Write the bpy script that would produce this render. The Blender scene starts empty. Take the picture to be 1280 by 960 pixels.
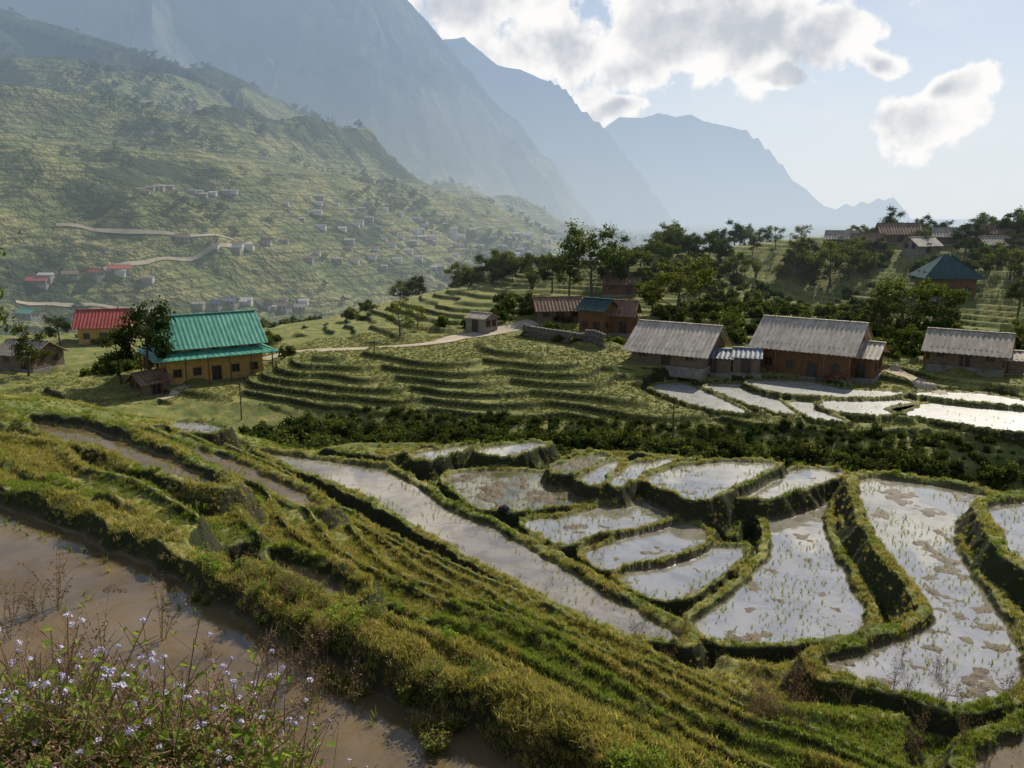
import bpy, bmesh, math, random, time
import numpy as np
from mathutils import Vector
T0=time.time()
rng=np.random.default_rng(7); random.seed(7)
# ------------------------------------------------------------------ image pixel to world helpers
FL=995.0; PITCH=math.radians(12.0); SP,CP=math.sin(PITCH),math.cos(PITCH)
def ray(u,v):
    a=(u-640)/FL; b=(v-480)/FL
    return (a, CP-b*SP, -SP-b*CP)
def at_depth(u,v,H):
    d=ray(u,v); t=H/(-d[2]); return (d[0]*t,d[1]*t)
def at_range(u,v,y):
    d=ray(u,v); t=y/d[1]; return (d[0]*t,y,d[2]*t)
def sstep(a,b,x):
    t=np.clip((x-a)/(b-a),0,1); return t*t*(3-2*t)
# ------------------------------------------------------------------ noise
def _h(ix,iy,s):
    h=(ix*374761393+iy*668265263+s*144269504)&0xffffffff
    h=((h^(h>>13))*1274126177)&0xffffffff
    h=(h^(h>>16))&0xffffff
    return h/float(0xffffff)*2-1
def vnoise(x,y,s=0):
    x=np.asarray(x,float); y=np.asarray(y,float)
    ix=np.floor(x).astype(np.int64); iy=np.floor(y).astype(np.int64)
    fx=x-ix; fy=y-iy; fx=fx*fx*(3-2*fx); fy=fy*fy*(3-2*fy)
    a=_h(ix,iy,s); b=_h(ix+1,iy,s); c=_h(ix,iy+1,s); d=_h(ix+1,iy+1,s)
    return (a*(1-fx)+b*fx)*(1-fy)+(c*(1-fx)+d*fx)*fy
def fbm(x,y,o=4,s=0):
    r=0;a=1;t=0
    for i in range(o):
        r=r+a*vnoise(x,y,s+i*17); t+=a; a*=.5; x=x*2.03+3.1; y=y*2.03+1.7
    return r/t
# ------------------------------------------------------------------ paddies (outline in image pixels, depth below eye)
def smooth_poly(p,n=4):
    p=np.array(p,float); N=len(p); out=[]
    for i in range(N):
        p0,p1,p2,p3=p[(i-1)%N],p[i],p[(i+1)%N],p[(i+2)%N]
        for k in range(n):
            t=k/n
            out.append(.5*((2*p1)+(-p0+p2)*t+(2*p0-5*p1+4*p2-p3)*t*t+(-p0+3*p1-3*p2+p3)*t**3))
    return np.array(out)
PADS=[]
def pad(uv,H,kind='clear',wb=.4,lip=.2,reach=1.3,fall=2.0,n=4):
    w=[at_depth(u,v,H) for u,v in uv]
    pts=smooth_poly(w,n)
    PADS.append(dict(raw=w,pts=pts,z=-H,kind=kind,wb=wb,lip=lip,reach=reach,fall=fall,
        bb=(pts[:,0].min(),pts[:,0].max(),pts[:,1].min(),pts[:,1].max())))
pad([(-220,560),(0,632),(120,682),(230,732),(330,790),(430,842),(540,902),(640,948),(740,1010),(800,1120),(600,1180),(300,1180),(0,1150),(-300,1100)],4.5,'brown',wb=.5,lip=.3,reach=1.2)
pad([(40,530),(110,536),(170,556),(225,582),(275,610),(262,614),(190,592),(120,566),(60,547)],5.5,'brown',wb=.3,fall=1.)
pad([(225,556),(290,576),(345,602),(400,632),(385,636),(320,608),(262,580)],7.3,'brown',wb=.3,lip=.12,fall=1.)
pad([(352,700),(400,724),(440,750),(420,752),(370,728),(335,706)],5.5,'brown',wb=.25)
pad([(325,566),(400,576),(470,585),(505,600),(560,638),(620,662),(680,698),(760,744),(835,785),(848,804),(780,792),(700,757),(620,717),(560,682),(500,646),(450,618),(380,590)],10.0,'tan',wb=.4,lip=.15)
pad([(655,655),(720,643),(800,626),(848,640),(805,656),(745,668),(700,680)],9.9,'clear',wb=.25,lip=.1)
pad([(735,692),(800,668),(858,656),(885,666),(862,690),(800,702),(755,712)],10.0,'clear',wb=.2,lip=.1)
pad([(778,720),(850,694),(928,684),(905,714),(862,744),(805,746)],10.1,'clear',wb=.2,lip=.1)
pad([(560,596),(600,588),(680,592),(760,610),(740,626),(680,634),(620,640),(580,622)],9.85,'grassy',wb=.25,lip=.1)
pad([(930,628),(1000,615),(1052,604),(1038,628),(1028,660),(1046,700),(1066,740),(1082,782),(1000,803),(930,808),(868,788),(900,758),(950,712),(970,682),(958,655)],10.2,'clear',wb=.35,lip=.16)
pad([(1078,600),(1150,605),(1232,620),(1225,642),(1195,665),(1203,705),(1235,750),(1268,805),(1272,850),(1200,884),(1100,860),(1025,834),(1100,808),(1168,782),(1152,740),(1112,690),(1086,650)],9.5,'muddy',wb=.45,lip=.18,fall=1.5)
pad([(1245,635),(1300,628),(1400,640),(1500,760),(1400,770),(1290,712),(1256,672)],8.85,'clear',wb=.5,lip=.18,fall=1.5)
pad([(1225,945),(1300,922),(1400,940),(1420,1010),(1240,1000)],9.4,'brown',wb=.4)
pad([(808,597),(870,581),(940,578),(972,583),(930,602),(880,626),(842,617)],9.4,'clear',wb=.22,lip=.12,fall=1.5)
pad([(918,622),(960,599),(1000,588),(1052,592),(1012,609),(955,624)],9.65,'clear',wb=.22,lip=.12,fall=1.5)
pad([(762,602),(790,582),(845,574),(805,592),(775,610)],9.4,'clear',wb=.2,lip=.12,fall=1.5)
pad([(730,600),(757,582),(776,577),(764,594),(745,608)],9.42,'clear',wb=.2,lip=.12,fall=1.5)
pad([(690,586),(735,571),(762,571),(730,588),(705,594)],9.45,'grassy',wb=.2,lip=.12,fall=1.5)
pad([(600,563),(640,556),(682,555),(655,566),(622,572)],9.5,'clear',wb=.2,lip=.12,fall=1.5)
pad([(515,570),(550,562),(596,556),(570,566),(535,575)],9.75,'clear',wb=.2,lip=.12,fall=1.5)
pad([(218,530),(250,528),(280,536),(262,541),(235,540)],9.0,'clear',wb=.3,lip=.1)
# paddies of the next spur, beyond the gully
for q,H in [([(815,485),(850,479),(890,494),(935,517),(895,513),(850,501)],23.0),
            ([(882,483),(935,481),(972,500),(995,519),(950,511),(915,498)],22.8),
            ([(935,477),(1010,477),(1050,486),(1130,491),(1100,497),(1030,496),(965,490)],22.2),
            ([(1030,502),(1110,499),(1145,506),(1105,519),(1040,514)],22.5),
            ([(1110,512),(1200,503),(1290,516),(1300,542),(1200,530)],22.5),
            ([(1140,492),(1210,491),(1280,501),(1290,508),(1200,501)],22.0),
            ([(985,505),(1015,503),(1035,518),(1060,528),(1020,524)],22.8)]:
    pad(q,H,'farclear',wb=.4,lip=.25,reach=1.7,fall=1.4)
def sdf(p,x,y):
    P=p['pts']; Q=np.roll(P,-1,0)
    d=np.full(x.shape,1e9); ins=np.zeros(x.shape,bool)
    for (ax,ay),(bx,by) in zip(P,Q):
        ex,ey=bx-ax,by-ay; wx,wy=x-ax,y-ay
        t=np.clip((wx*ex+wy*ey)/(ex*ex+ey*ey+1e-12),0,1)
        dx=wx-ex*t; dy=wy-ey*t
        d=np.minimum(d,dx*dx+dy*dy)
        c=(ay>y)!=(by>y)
        if abs(ey)>1e-12:
            ins^=c&(x<ax+ex*(y-ay)/ey)
    d=np.sqrt(d); return np.where(ins,-d,d)
# ------------------------------------------------------------------ macro surface control heights
C=[]
def cv(u,v,H):
    x,y=at_depth(u,v,H); C.append((x,y,-H))
def cy(u,y,H):
    C.append(((u-640)/FL*y*1.02,y,-H))
for u in (-500,0,640,1200,1800):
    for y,H in ((.8,1.65),(1.8,1.9)): cy(u,y,H)
for x,y,H in [(-3.5,2.6,2.3),(-2,2.8,2.35),(-1,2.8,2.5),(0,2.8,3.0),(1.2,2.8,3.6),(3,3,3.8),(-4,3.6,3.3),(-2.2,3.7,3.6),(-1,3.6,3.8),(0,3.7,4.3),(1.4,4,4.8),(3.5,4.5,5.2),(-4.6,4.3,4.5),(-2.5,4.5,4.55),(0,4.6,4.6),(2.5,6.3,5.6),(5,7,6.5),(8,8,7.3)]:
    C.append((x,y,-H))
for a in [(0,560,4.5),(230,668,4.5),(430,775,4.5),(640,885,4.5),(800,965,4.7),
 (0,543,5.4),(330,688,5.4),(500,785,5.5),(700,888,5.6),(900,985,5.8),
 (0,515,7),(150,556,6.9),(300,622,7),(450,697,7),(620,785,7),(800,872,7.1),(1000,955,7.3),(1200,1010,7.4),
 (100,516,8.5),(250,562,8.5),(400,636,8.5),(550,710,8.5),(700,790,8.5),(850,850,8.6),(1100,925,8.8),
 (200,522,9.3),(0,497,8.2),(-200,470,8.2),(-300,520,6.5),(900,835,9.9),(1000,838,9.8),(950,880,9.0),(1280,900,9.1),(1150,900,9.2),(1400,900,8.5),
 (430,557,10.1),(330,547,10.2),(250,532,10.1),
 (490,590,10),(640,620,10)]: cv(*a)
for u,v,H in [(500,557,9.95),(560,556,9.8),(650,556,9.55),(760,560,9.4),(900,571,9.25),(1050,585,9.1),(1200,603,8.8),(1290,615,8.6),(1450,628,8.1)]:
    cv(u,v,H); x,y=at_depth(u,v,H)
    for dr,dh in ((2.5,1.6),(6,4.4),(10,7)):
        k=1+dr/math.hypot(x,y); C.append((x*k,y*k,-H-dh))
for u,v,H in [(430,557,10.1),(330,547,10.2),(200,520,9.4),(0,495,8.3),(-200,468,8.3)]:
    x,y=at_depth(u,v,H)
    for dr,dh in ((3,1.6),(8,4.2)):
        k=1+dr/math.hypot(x,y); C.append((x*k,y*k,-H-dh))
for u in (-250,0,200,400,600,800,1000,1200,1400,1600):
    k=1 if u>150 else 0
    cy(u,50,22 if k else 17); cy(u,60,26 if k else 21); cy(u,74,28.5 if k else 24)
FRONT=[(230,498,24.5),(330,506,24.6),(420,514,24.6),(560,524,24.5),(700,529,24.4),(840,537,24.1),(960,540,23.8),(1100,543,23.4),(1280,551,23.2),(1450,557,23)]
for a in FRONT+[(230,466,23.2),(400,453,20.9),(560,453,20.4),(700,456,20.6),(850,463,21.4),(1000,468,21.8),(1150,474,21.5),(1280,480,21),
 (560,485,22.4),(400,478,22.6),(760,490,22.5),
 (450,437,21.3),(350,442,22.2),(595,415,20.2),(640,410,19.9),(600,378,17.2),(700,352,14.5),(520,390,19.3),(430,400,22),(680,395,18.6),(780,425,21),
 (500,374,18.8),(600,354,15.5),(700,342,13),(850,328,10.5),(1000,310,7.8),(1150,293,4.6),(1280,287,3.5),(1450,280,2.5),
 (1000,360,16),(1200,400,18),(1200,350,12.5),(900,385,17.5),(1100,430,20.3),(1280,440,19.6),(1450,420,18),(850,365,15.5),
 (100,420,25),(0,430,25),(0,465,25),(-200,470,25),(250,440,24.3),(300,412,26),(270,468,24),(130,455,25),(-200,420,27)]: cv(*a)
for u,Hs in ((-200,(40,58)),(100,(42,60)),(300,(45,62)),(450,(44,62)),(600,(36,58)),(800,(25,50)),(1000,(14,36)),(1200,(10,25)),(1450,(6,20))):
    cy(u,255,Hs[0]); cy(u,330,Hs[1])
FR=np.array([(math.atan2(*at_depth(*f)),math.hypot(*at_depth(*f))) for f in FRONT])
def rfront(x,y): return np.interp(np.arctan2(x,y),FR[:,0],FR[:,1])
for p in PADS:
    c=np.mean(p['raw'],0); C.append((c[0],c[1],p['z']))
    for q in p['raw'][::3]: C.append((q[0],q[1],p['z']))
C=np.array(C)
def feat(x,y):
    r=np.hypot(x,y); th=np.clip(np.arctan2(x,y),-.95,.95)
    return th,np.log(np.clip(r,.8,420))
ct,cl=feat(C[:,0],C[:,1])
def kern(d2): return d2*np.log(d2+1e-12)
N=len(C); D2=(ct[:,None]-ct)**2+(cl[:,None]-cl)**2
K=kern(D2)+np.eye(N)*2e-4
Pm=np.c_[np.ones(N),ct,cl]
sol=np.linalg.solve(np.block([[K,Pm],[Pm.T,np.zeros((3,3))]]),np.r_[C[:,2],0,0,0])
def macro(x,y):
    out=np.empty(x.shape)
    for i in range(0,len(x),40000):
        t,l=feat(x[i:i+40000],y[i:i+40000])
        d2=(t[:,None]-ct)**2+(l[:,None]-cl)**2
        out[i:i+40000]=kern(d2)@sol[:N]+sol[N]+sol[N+1]*t+sol[N+2]*l
    return out
# ------------------------------------------------------------------ mountains
RID=[]
def ridge(pts,k1,D1,k2,gul,sc=None):
    RID.append((np.array([at_range(*p) for p in pts]),k1,D1,k2,gul,sc or D1))
ridge([(-700,60,1100),(-200,128,950),(0,188,880),(150,238,800),(250,288,740),(320,330,680)],.38,200,.30,.22)
ridge([(-700,-80,1500),(-150,-40,1500),(60,28,1550),(160,85,1650),(280,140,1750),(400,205,1950),(560,262,2400),(740,303,3000)],.42,300,.36,.26)
ridge([(-120,140,1200),(60,185,1150),(200,225,1200),(320,262,1250),(450,310,1300)],.35,200,.3,.24)
ridge([(-900,-300,3000),(100,-160,3000),(330,-140,3200),(440,-60,3400),(510,0,3600),(545,48,3800),(600,120,3900),(650,180,4000),(700,232,4150),(745,280,4300)],1.35,900,1.0,.6,420)
ridge([(440,60,5600),(520,70,5500),(548,50,5500),(562,48,5500),(580,44,5500),(600,60,5500),(622,76,5500),(650,82,5500),(682,97,5500),(705,108,5400),(722,130,5300),(755,157,5200),(800,215,5000),(850,285,4800)],1.4,1500,1.0,.5,500)
ridge([(640,170,7600),(757,156,7500),(775,146,7500),(800,142,7500),(850,141,7500),(880,146,7500),(930,160,7400),(948,172,7300),(965,190,7200),(985,214,7100),(1012,240,7000),(1040,257,6900),(1075,252,6900),(1112,244,6900),(1124,251,6900),(1140,274,6900),(1160,300,6900)],1.5,1500,1.1,.4,600)
def farz(x,y):
    z=-66+3*fbm(x/220,y/220,3,5)
    for P,k1,D1,k2,g,SC in RID:
        bd=np.full(x.shape,1e12); bs=np.zeros(x.shape); s0=0; val=np.full(x.shape,-1e9)
        for a,b in zip(P[:-1],P[1:]):
            e=b-a; L=math.hypot(e[0],e[1])
            t=np.clip(((x-a[0])*e[0]+(y-a[1])*e[1])/(L*L),0,1)
            d=np.hypot(x-a[0]-t*e[0],y-a[1]-t*e[1])
            s=(s0+t*L); s0+=L
            v=a[2]+t*e[2]-(k1*np.minimum(d,D1)+k2*np.maximum(d-D1,0))
            m=v>val
            val=np.where(m,v,val); bd=np.where(m,d,bd); bs=np.where(m,s,bs)
        sc=SC*.9
        gl=fbm(bs/sc+.25*vnoise(x/sc,y/sc,3),bd/(sc*4),4,int(D1))
        val=val+g*np.minimum(bd,SC*1.6)*(.75-np.abs(gl)*3)*.6+np.minimum(bd,SC)*.05*fbm(x/60,y/60,3,9)
        val=val+SC*.010*fbm(x/45,y/45,3,21)
        k=40.; z=np.where(np.abs(z-val)<k,np.maximum(z,val)+(k-np.abs(z-val))**2/(4*k)*.6,np.maximum(z,val)) if k1>1 else np.maximum(z,val)
    return z
ROAD=[at_depth(u,v,H) for u,v,H in [(330,450,22.7),(350,444,22.3),(390,440,21.9),(450,437,21.4),(520,436,21.1),(552,431,20.9),(568,424,20.7),(610,417,20.3),(640,411,20.0),(668,402,19.2)]]
def polydist(L,x,y):
    d=np.full(x.shape,1e9)
    for a,b in zip(L[:-1],L[1:]):
        ex,ey=b[0]-a[0],b[1]-a[1]
        t=np.clip(((x-a[0])*ex+(y-a[1])*ey)/(ex*ex+ey*ey),0,1)
        d=np.minimum(d,np.hypot(x-a[0]-t*ex,y-a[1]-t*ey))
    return d
def terr(M,s,lip,ris):
    q=M/s; k=np.floor(q); f=q-k
    z=(k+sstep(1-ris,1,f))*s
    f2=((f+.5)%1)-.5
    return z+lip*np.exp(-((f2-.06)/.07)**2)
def height(x,y):
    r=np.hypot(x,y); z=np.zeros(x.shape); mud=np.zeros(x.shape)
    nr=r<335
    xn,yn,rn=x[nr],y[nr],r[nr]
    M=macro(xn,yn)
    n1=fbm(xn/3.2,yn/3.2,2,1)
    A=terr(M+.22*n1,.62,.13,.42)
    # curved tongues of terraces on the spur
    Mw=M+.5*fbm(xn/13,yn/10,2,2)+.75*np.abs(np.sin(xn*.19+.8*vnoise(xn/18,yn/14,77)+yn*.09))*(rn<128)+.10*vnoise(xn/3,yn/3,8)
    B=terr(Mw,.72,.14,.22)
    G=M+.5*fbm(xn/4,yn/4,3,4)
    T=np.where(rn<50,A,B)
    rf=rfront(xn,yn)
    g=sstep(33,38,rn)*(1-sstep(-3,1,rn-rf))
    T=T*(1-g)+G*g
    b=1-sstep(4.5,7,rn); T=T*(1-b)+(M+.05*fbm(xn*1.5,yn*1.5,3,6))*b
    rd=polydist(ROAD,xn,yn); w=1-sstep(2.5,5,rd); T=T*(1-w)+M*w
    local=np.full(xn.shape,-1e9); dm=np.full(xn.shape,1e9); md=np.zeros(xn.shape)
    bed=.07*fbm(xn/.45,yn/.45,4,12); ml=np.full(xn.shape,-1e9)
    for p in PADS:
        R=p['reach']; b0=p['bb']
        s=np.where((xn>b0[0]-R)&(xn<b0[1]+R)&(yn>b0[2]-R)&(yn<b0[3]+R))[0]
        if len(s)==0: continue
        xs,ys=xn[s],yn[s]
        d=sdf(p,xs,ys)+(.11*vnoise(xs/.7,ys/.7,31)+.06*vnoise(xs/.25,ys/.25,32))*(1 if p['z']>-20 else 2)
        lz=p['z']+p['lip']*sstep(-.02,.16,d)*(1+.35*vnoise(xs/.5,ys/.5,33))-p['fall']*1.2*np.maximum(0,d-p['wb'])
        amp={'brown':.8,'tan':.5,'clear':1.0,'grassy':1.3,'muddy':1.5,'farclear':.3}[p['kind']]
        off={'brown':-.035,'tan':-.035,'clear':-.026,'grassy':-.005,'muddy':-.024,'farclear':-.09}[p['kind']]
        lz=np.where(d<0,p['z']+(off+bed[s]*amp)*sstep(0,-.2,d),lz)
        local[s]=np.maximum(local[s],lz)
        dm[s]=np.minimum(dm[s],d/(R/1.3))
        md[s]=np.maximum(md[s],sstep(.06,-.02,d)); ml[s]=np.where(d<.06,p['z'],ml[s])
    w=sstep(1.25,.55,dm)
    T=np.where(w>0,T*(1-w)+np.maximum(local,-1e3)*w,T)
    md=md*(T<ml+.10)
    T=T+.05*fbm(xn/.3,yn/.3,2,14)*(1-md)*sstep(3,6,rn)
    z[nr]=T; mud[nr]=md
    fr=r>215
    if fr.any():
        w=sstep(225,330,r[fr]); zf=farz(x[fr],y[fr])
        z[fr]=np.where(w>=1,zf,z[fr]*(1-w)+zf*w)
    return z,mud
# ------------------------------------------------------------------ polar terrain grid
R=np.concatenate([np.geomspace(.4,4,50,endpoint=False),np.geomspace(4,60,800,endpoint=False),np.geomspace(60,340,520,endpoint=False),np.geomspace(340,14000,520)])
THD=.74
th=np.concatenate([np.linspace(-math.pi,-THD,40,endpoint=False),np.linspace(-THD,THD,1100),np.linspace(THD,math.pi,41)[1:]])
nR,nT=len(R),len(th)
RR,TT=np.meshgrid(R,th,indexing='ij')
X=(RR*np.sin(TT)).ravel(); Y=(RR*np.cos(TT)).ravel()
Z,MUD=height(X,Y)
ZG=Z.reshape(nR,nT); MG=MUD.reshape(nR,nT)
lR=np.log(R)
print('terrain heights',time.time()-T0)
def gsamp(Gd,x,y):
    x=np.asarray(x,float);y=np.asarray(y,float)
    l=np.log(np.maximum(np.hypot(x,y),.41)); t=np.arctan2(x,y)
    i=np.clip(np.searchsorted(lR,l)-1,0,nR-2); j=np.clip(np.searchsorted(th,t)-1,0,nT-2)
    a=np.clip((l-lR[i])/(lR[i+1]-lR[i]),0,1); b=np.clip((t-th[j])/(th[j+1]-th[j]),0,1)
    return (Gd[i,j]*(1-a)+Gd[i+1,j]*a)*(1-b)+(Gd[i,j+1]*(1-a)+Gd[i+1,j+1]*a)*b
def gz(x,y): return gsamp(ZG,x,y)
def slope(x,y,e=.12):
    return np.hypot(gz(x+e,y)-gz(x-e,y),gz(x,y+e)-gz(x,y-e))/(2*e)
def pixel_ground(u,v,rmin=4.0,rmax=9000.):  # terrain point where the ray through an image pixel lands
    d=ray(u,v); t=np.geomspace(rmin,rmax,5000)
    zz=gz(d[0]*t,d[1]*t); below=np.where(d[2]*t<zz)[0]
    k=below[0] if len(below) else len(t)-1
    return (d[0]*t[k],d[1]*t[k],float(zz[k]))
# ------------------------------------------------------------------ materials
SUN_AZ=math.radians(33); SUN_EL=math.radians(38)
class NT:
    def __init__(s,nt): s.t=nt
    def n(s,ty,**k):
        nd=s.t.nodes.new(ty)
        for a,b in k.items(): setattr(nd,a,b)
        return nd
    def put(s,sock,v):
        if isinstance(v,bpy.types.NodeSocket): s.t.links.new(v,sock)
        else:
            if isinstance(v,(tuple,list)) and len(v)==3 and sock.type=='RGBA': v=(*v,1)
            sock.default_value=v
    def m(s,op,a,b=0.,c=None):
        nd=s.n('ShaderNodeMath',operation=op); s.put(nd.inputs[0],a); s.put(nd.inputs[1],b)
        if c is not None: s.put(nd.inputs[2],c)
        return nd.outputs[0]
    def vm(s,op,a,b=None):
        nd=s.n('ShaderNodeVectorMath',operation=op); s.put(nd.inputs[0],a)
        if b is not None: s.put(nd.inputs[1],b)
        return nd.outputs['Value'] if op in('LENGTH','DOT_PRODUCT','DISTANCE') else nd.outputs[0]
    def mix(s,f,a,b,bt='MIX'):
        nd=s.n('ShaderNodeMix',data_type='RGBA',blend_type=bt); s.put(nd.inputs[0],f); s.put(nd.inputs[6],a); s.put(nd.inputs[7],b)
        return nd.outputs[2]
    def rng(s,v,a,b,c=0.,d=1.,sm=True):
        nd=s.n('ShaderNodeMapRange'); nd.interpolation_type='SMOOTHSTEP' if sm else 'LINEAR'
        s.put(nd.inputs[0],v)
        for i,k in zip((1,2,3,4),(a,b,c,d)): s.put(nd.inputs[i],k)
        return nd.outputs[0]
    def noise(s,vec,sc,det=4,ro=.55,dist=0,dim='3D'):
        nd=s.n('ShaderNodeTexNoise'); nd.noise_dimensions=dim; s.put(nd.inputs['Vector'],vec)
        nd.inputs['Scale'].default_value=sc; nd.inputs['Detail'].default_value=det; nd.inputs['Roughness'].default_value=ro; nd.inputs['Distortion'].default_value=dist
        return nd.outputs[0]
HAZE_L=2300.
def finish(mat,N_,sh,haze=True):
    """aerial perspective: haze emission painted into the surface, growing with distance from the origin"""
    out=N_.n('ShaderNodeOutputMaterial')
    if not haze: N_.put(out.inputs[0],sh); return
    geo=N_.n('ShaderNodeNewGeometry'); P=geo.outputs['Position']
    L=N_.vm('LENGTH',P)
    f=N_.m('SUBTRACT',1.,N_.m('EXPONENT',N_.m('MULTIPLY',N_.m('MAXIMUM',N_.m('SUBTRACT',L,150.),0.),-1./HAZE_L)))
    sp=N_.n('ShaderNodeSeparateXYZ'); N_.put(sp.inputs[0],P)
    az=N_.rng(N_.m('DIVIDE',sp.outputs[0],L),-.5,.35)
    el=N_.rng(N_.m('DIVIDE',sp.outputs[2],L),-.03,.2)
    low=N_.mix(az,(.42,.49,.51),(.57,.66,.74)); hi=N_.mix(az,(.31,.41,.52),(.38,.49,.64))  # painted haze colour, brighter on the sun side and low down
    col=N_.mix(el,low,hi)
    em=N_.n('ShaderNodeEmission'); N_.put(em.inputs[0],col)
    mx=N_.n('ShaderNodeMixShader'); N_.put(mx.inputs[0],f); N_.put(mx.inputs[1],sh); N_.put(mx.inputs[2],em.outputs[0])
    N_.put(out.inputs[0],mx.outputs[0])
def newmat(name):
    m=bpy.data.materials.new(name); m.use_nodes=True; m.node_tree.nodes.clear(); return m,NT(m.node_tree)
def princ(n,col,rough=.8,bump=None,bs=.3,bd=.05,spec=.3,metal=0,ior=None):
    b=n.n('ShaderNodeBsdfPrincipled'); n.put(b.inputs['Base Color'],col); n.put(b.inputs['Roughness'],rough)
    b.inputs['Metallic'].default_value=metal; b.inputs['Specular IOR Level'].default_value=spec
    if bump is not None:
        bp=n.n('ShaderNodeBump'); bp.inputs['Strength'].default_value=bs; bp.inputs['Distance'].default_value=bd
        n.put(bp.inputs['Height'],bump); n.put(b.inputs['Normal'],bp.outputs[0])
    return b.outputs[0]
def simple(name,c1,c2,sc=2.,rough=.8,spec=.3,bs=.3,bd=.03,metal=0,haze=True):
    m,n=newmat(name); tc=n.n('ShaderNodeTexCoord').outputs['Object']
    nz=n.noise(tc,sc,4,.65); nz2=n.noise(tc,sc*7,3,.6)
    f=n.rng(n.m('ADD',n.m('MULTIPLY',nz,.65),n.m('MULTIPLY',nz2,.35)),.35,.65)
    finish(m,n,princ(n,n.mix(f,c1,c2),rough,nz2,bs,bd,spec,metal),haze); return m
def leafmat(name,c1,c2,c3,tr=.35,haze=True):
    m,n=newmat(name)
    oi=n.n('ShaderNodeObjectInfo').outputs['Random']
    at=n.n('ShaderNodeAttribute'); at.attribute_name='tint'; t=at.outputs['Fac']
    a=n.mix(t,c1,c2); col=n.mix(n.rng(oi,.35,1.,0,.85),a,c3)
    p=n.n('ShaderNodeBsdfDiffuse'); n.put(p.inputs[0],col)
    if tr>0:
        tl=n.n('ShaderNodeBsdfTranslucent'); n.put(tl.inputs[0],n.mix(1.,col,(1.7,1.65,.8),'MULTIPLY'))
        mx=n.n('ShaderNodeMixShader'); mx.inputs[0].default_value=tr; n.put(mx.inputs[1],p.outputs[0]); n.put(mx.inputs[2],tl.outputs[0]); sh=mx.outputs[0]
    else: sh=p.outputs[0]
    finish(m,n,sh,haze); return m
def terrain_near():
    m,n=newmat('terrain_ground')
    geo=n.n('ShaderNodeNewGeometry'); P=geo.outputs['Position']
    nrm=n.n('ShaderNodeSeparateXYZ'); n.put(nrm.inputs[0],geo.outputs['Normal']); nz=nrm.outputs[2]
    at=n.n('ShaderNodeAttribute'); at.attribute_name='mud'; mud=at.outputs['Fac']
    a=n.noise(P,.35,3,.6); b=n.noise(P,3.5,4,.7); c=n.noise(P,28,3,.7)
    g=n.mix(n.rng(a,.35,.65),(.13,.165,.042),(.30,.275,.09))
    g=n.mix(n.rng(b,.42,.68),g,(.09,.12,.03))
    g=n.mix(n.rng(c,.5,.75,0,.6),g,(.34,.29,.13))
    soil=n.mix(n.rng(b,.35,.65),(.045,.034,.02),(.09,.068,.04))
    wall=n.mix(n.rng(c,.35,.6),(.018,.022,.009),soil); wall=n.mix(n.rng(a,.4,.6,.3,.9),wall,(.03,.042,.013))  # soil and growth on steep faces, darkened to stand in for shade
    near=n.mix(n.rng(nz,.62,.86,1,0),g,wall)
    mc=n.mix(n.rng(b,.35,.65),(.09,.064,.036),(.16,.12,.072))
    near=n.mix(mud,near,mc)
    hb=n.m('ADD',n.m('MULTIPLY',b,.6),n.m('MULTIPLY',c,.35))
    rough=n.m('SUBTRACT',.95,n.m('MULTIPLY',mud,.45))
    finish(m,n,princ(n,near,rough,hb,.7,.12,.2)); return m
def terrain_far():
    m,n=newmat('valley_slopes')
    geo=n.n('ShaderNodeNewGeometry'); P=geo.outputs['Position']
    nrm=n.n('ShaderNodeSeparateXYZ'); n.put(nrm.inputs[0],geo.outputs['Normal']); nz=nrm.outputs[2]
    pz=n.n('ShaderNodeSeparateXYZ'); n.put(pz.inputs[0],P)
    f1=n.noise(P,.0055,6,.62); f2=n.noise(P,.03,5,.65); f3=n.noise(P,.15,3,.6)
    fld=n.mix(n.rng(f2,.4,.6),(.13,.155,.052),(.26,.24,.095))
    fld=n.mix(n.rng(f3,.5,.7),fld,(.075,.10,.034))
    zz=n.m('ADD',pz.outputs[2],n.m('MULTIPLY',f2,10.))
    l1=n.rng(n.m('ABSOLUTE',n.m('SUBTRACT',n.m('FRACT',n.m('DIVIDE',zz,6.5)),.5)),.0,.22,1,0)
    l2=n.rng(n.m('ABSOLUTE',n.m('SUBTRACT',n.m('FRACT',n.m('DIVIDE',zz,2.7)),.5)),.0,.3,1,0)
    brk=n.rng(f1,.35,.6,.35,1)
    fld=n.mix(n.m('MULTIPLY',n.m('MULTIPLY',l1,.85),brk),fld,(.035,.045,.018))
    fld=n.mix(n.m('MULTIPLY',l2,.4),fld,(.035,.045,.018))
    fs=n.m('ADD',n.m('MULTIPLY',f1,.65),n.m('MULTIPLY',f2,.35))
    fs=n.m('ADD',fs,n.rng(pz.outputs[2],60,420,0,.2))
    far=n.mix(n.rng(fs,.53,.57),fld,n.mix(f3,(.02,.034,.014),(.05,.068,.027)))
    rk=n.m('MULTIPLY',n.rng(nz,.5,.76,1,0),n.rng(pz.outputs[2],120,420)); rk=n.m('MULTIPLY',rk,n.rng(f1,.42,.56,.2,.9))
    far=n.mix(rk,far,(.22,.205,.17))
    h=n.m('ADD',n.m('MULTIPLY',f3,.6),n.m('MULTIPLY',f2,2.))
    finish(m,n,princ(n,far,.95,h,.9,8.,.1)); return m
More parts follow.
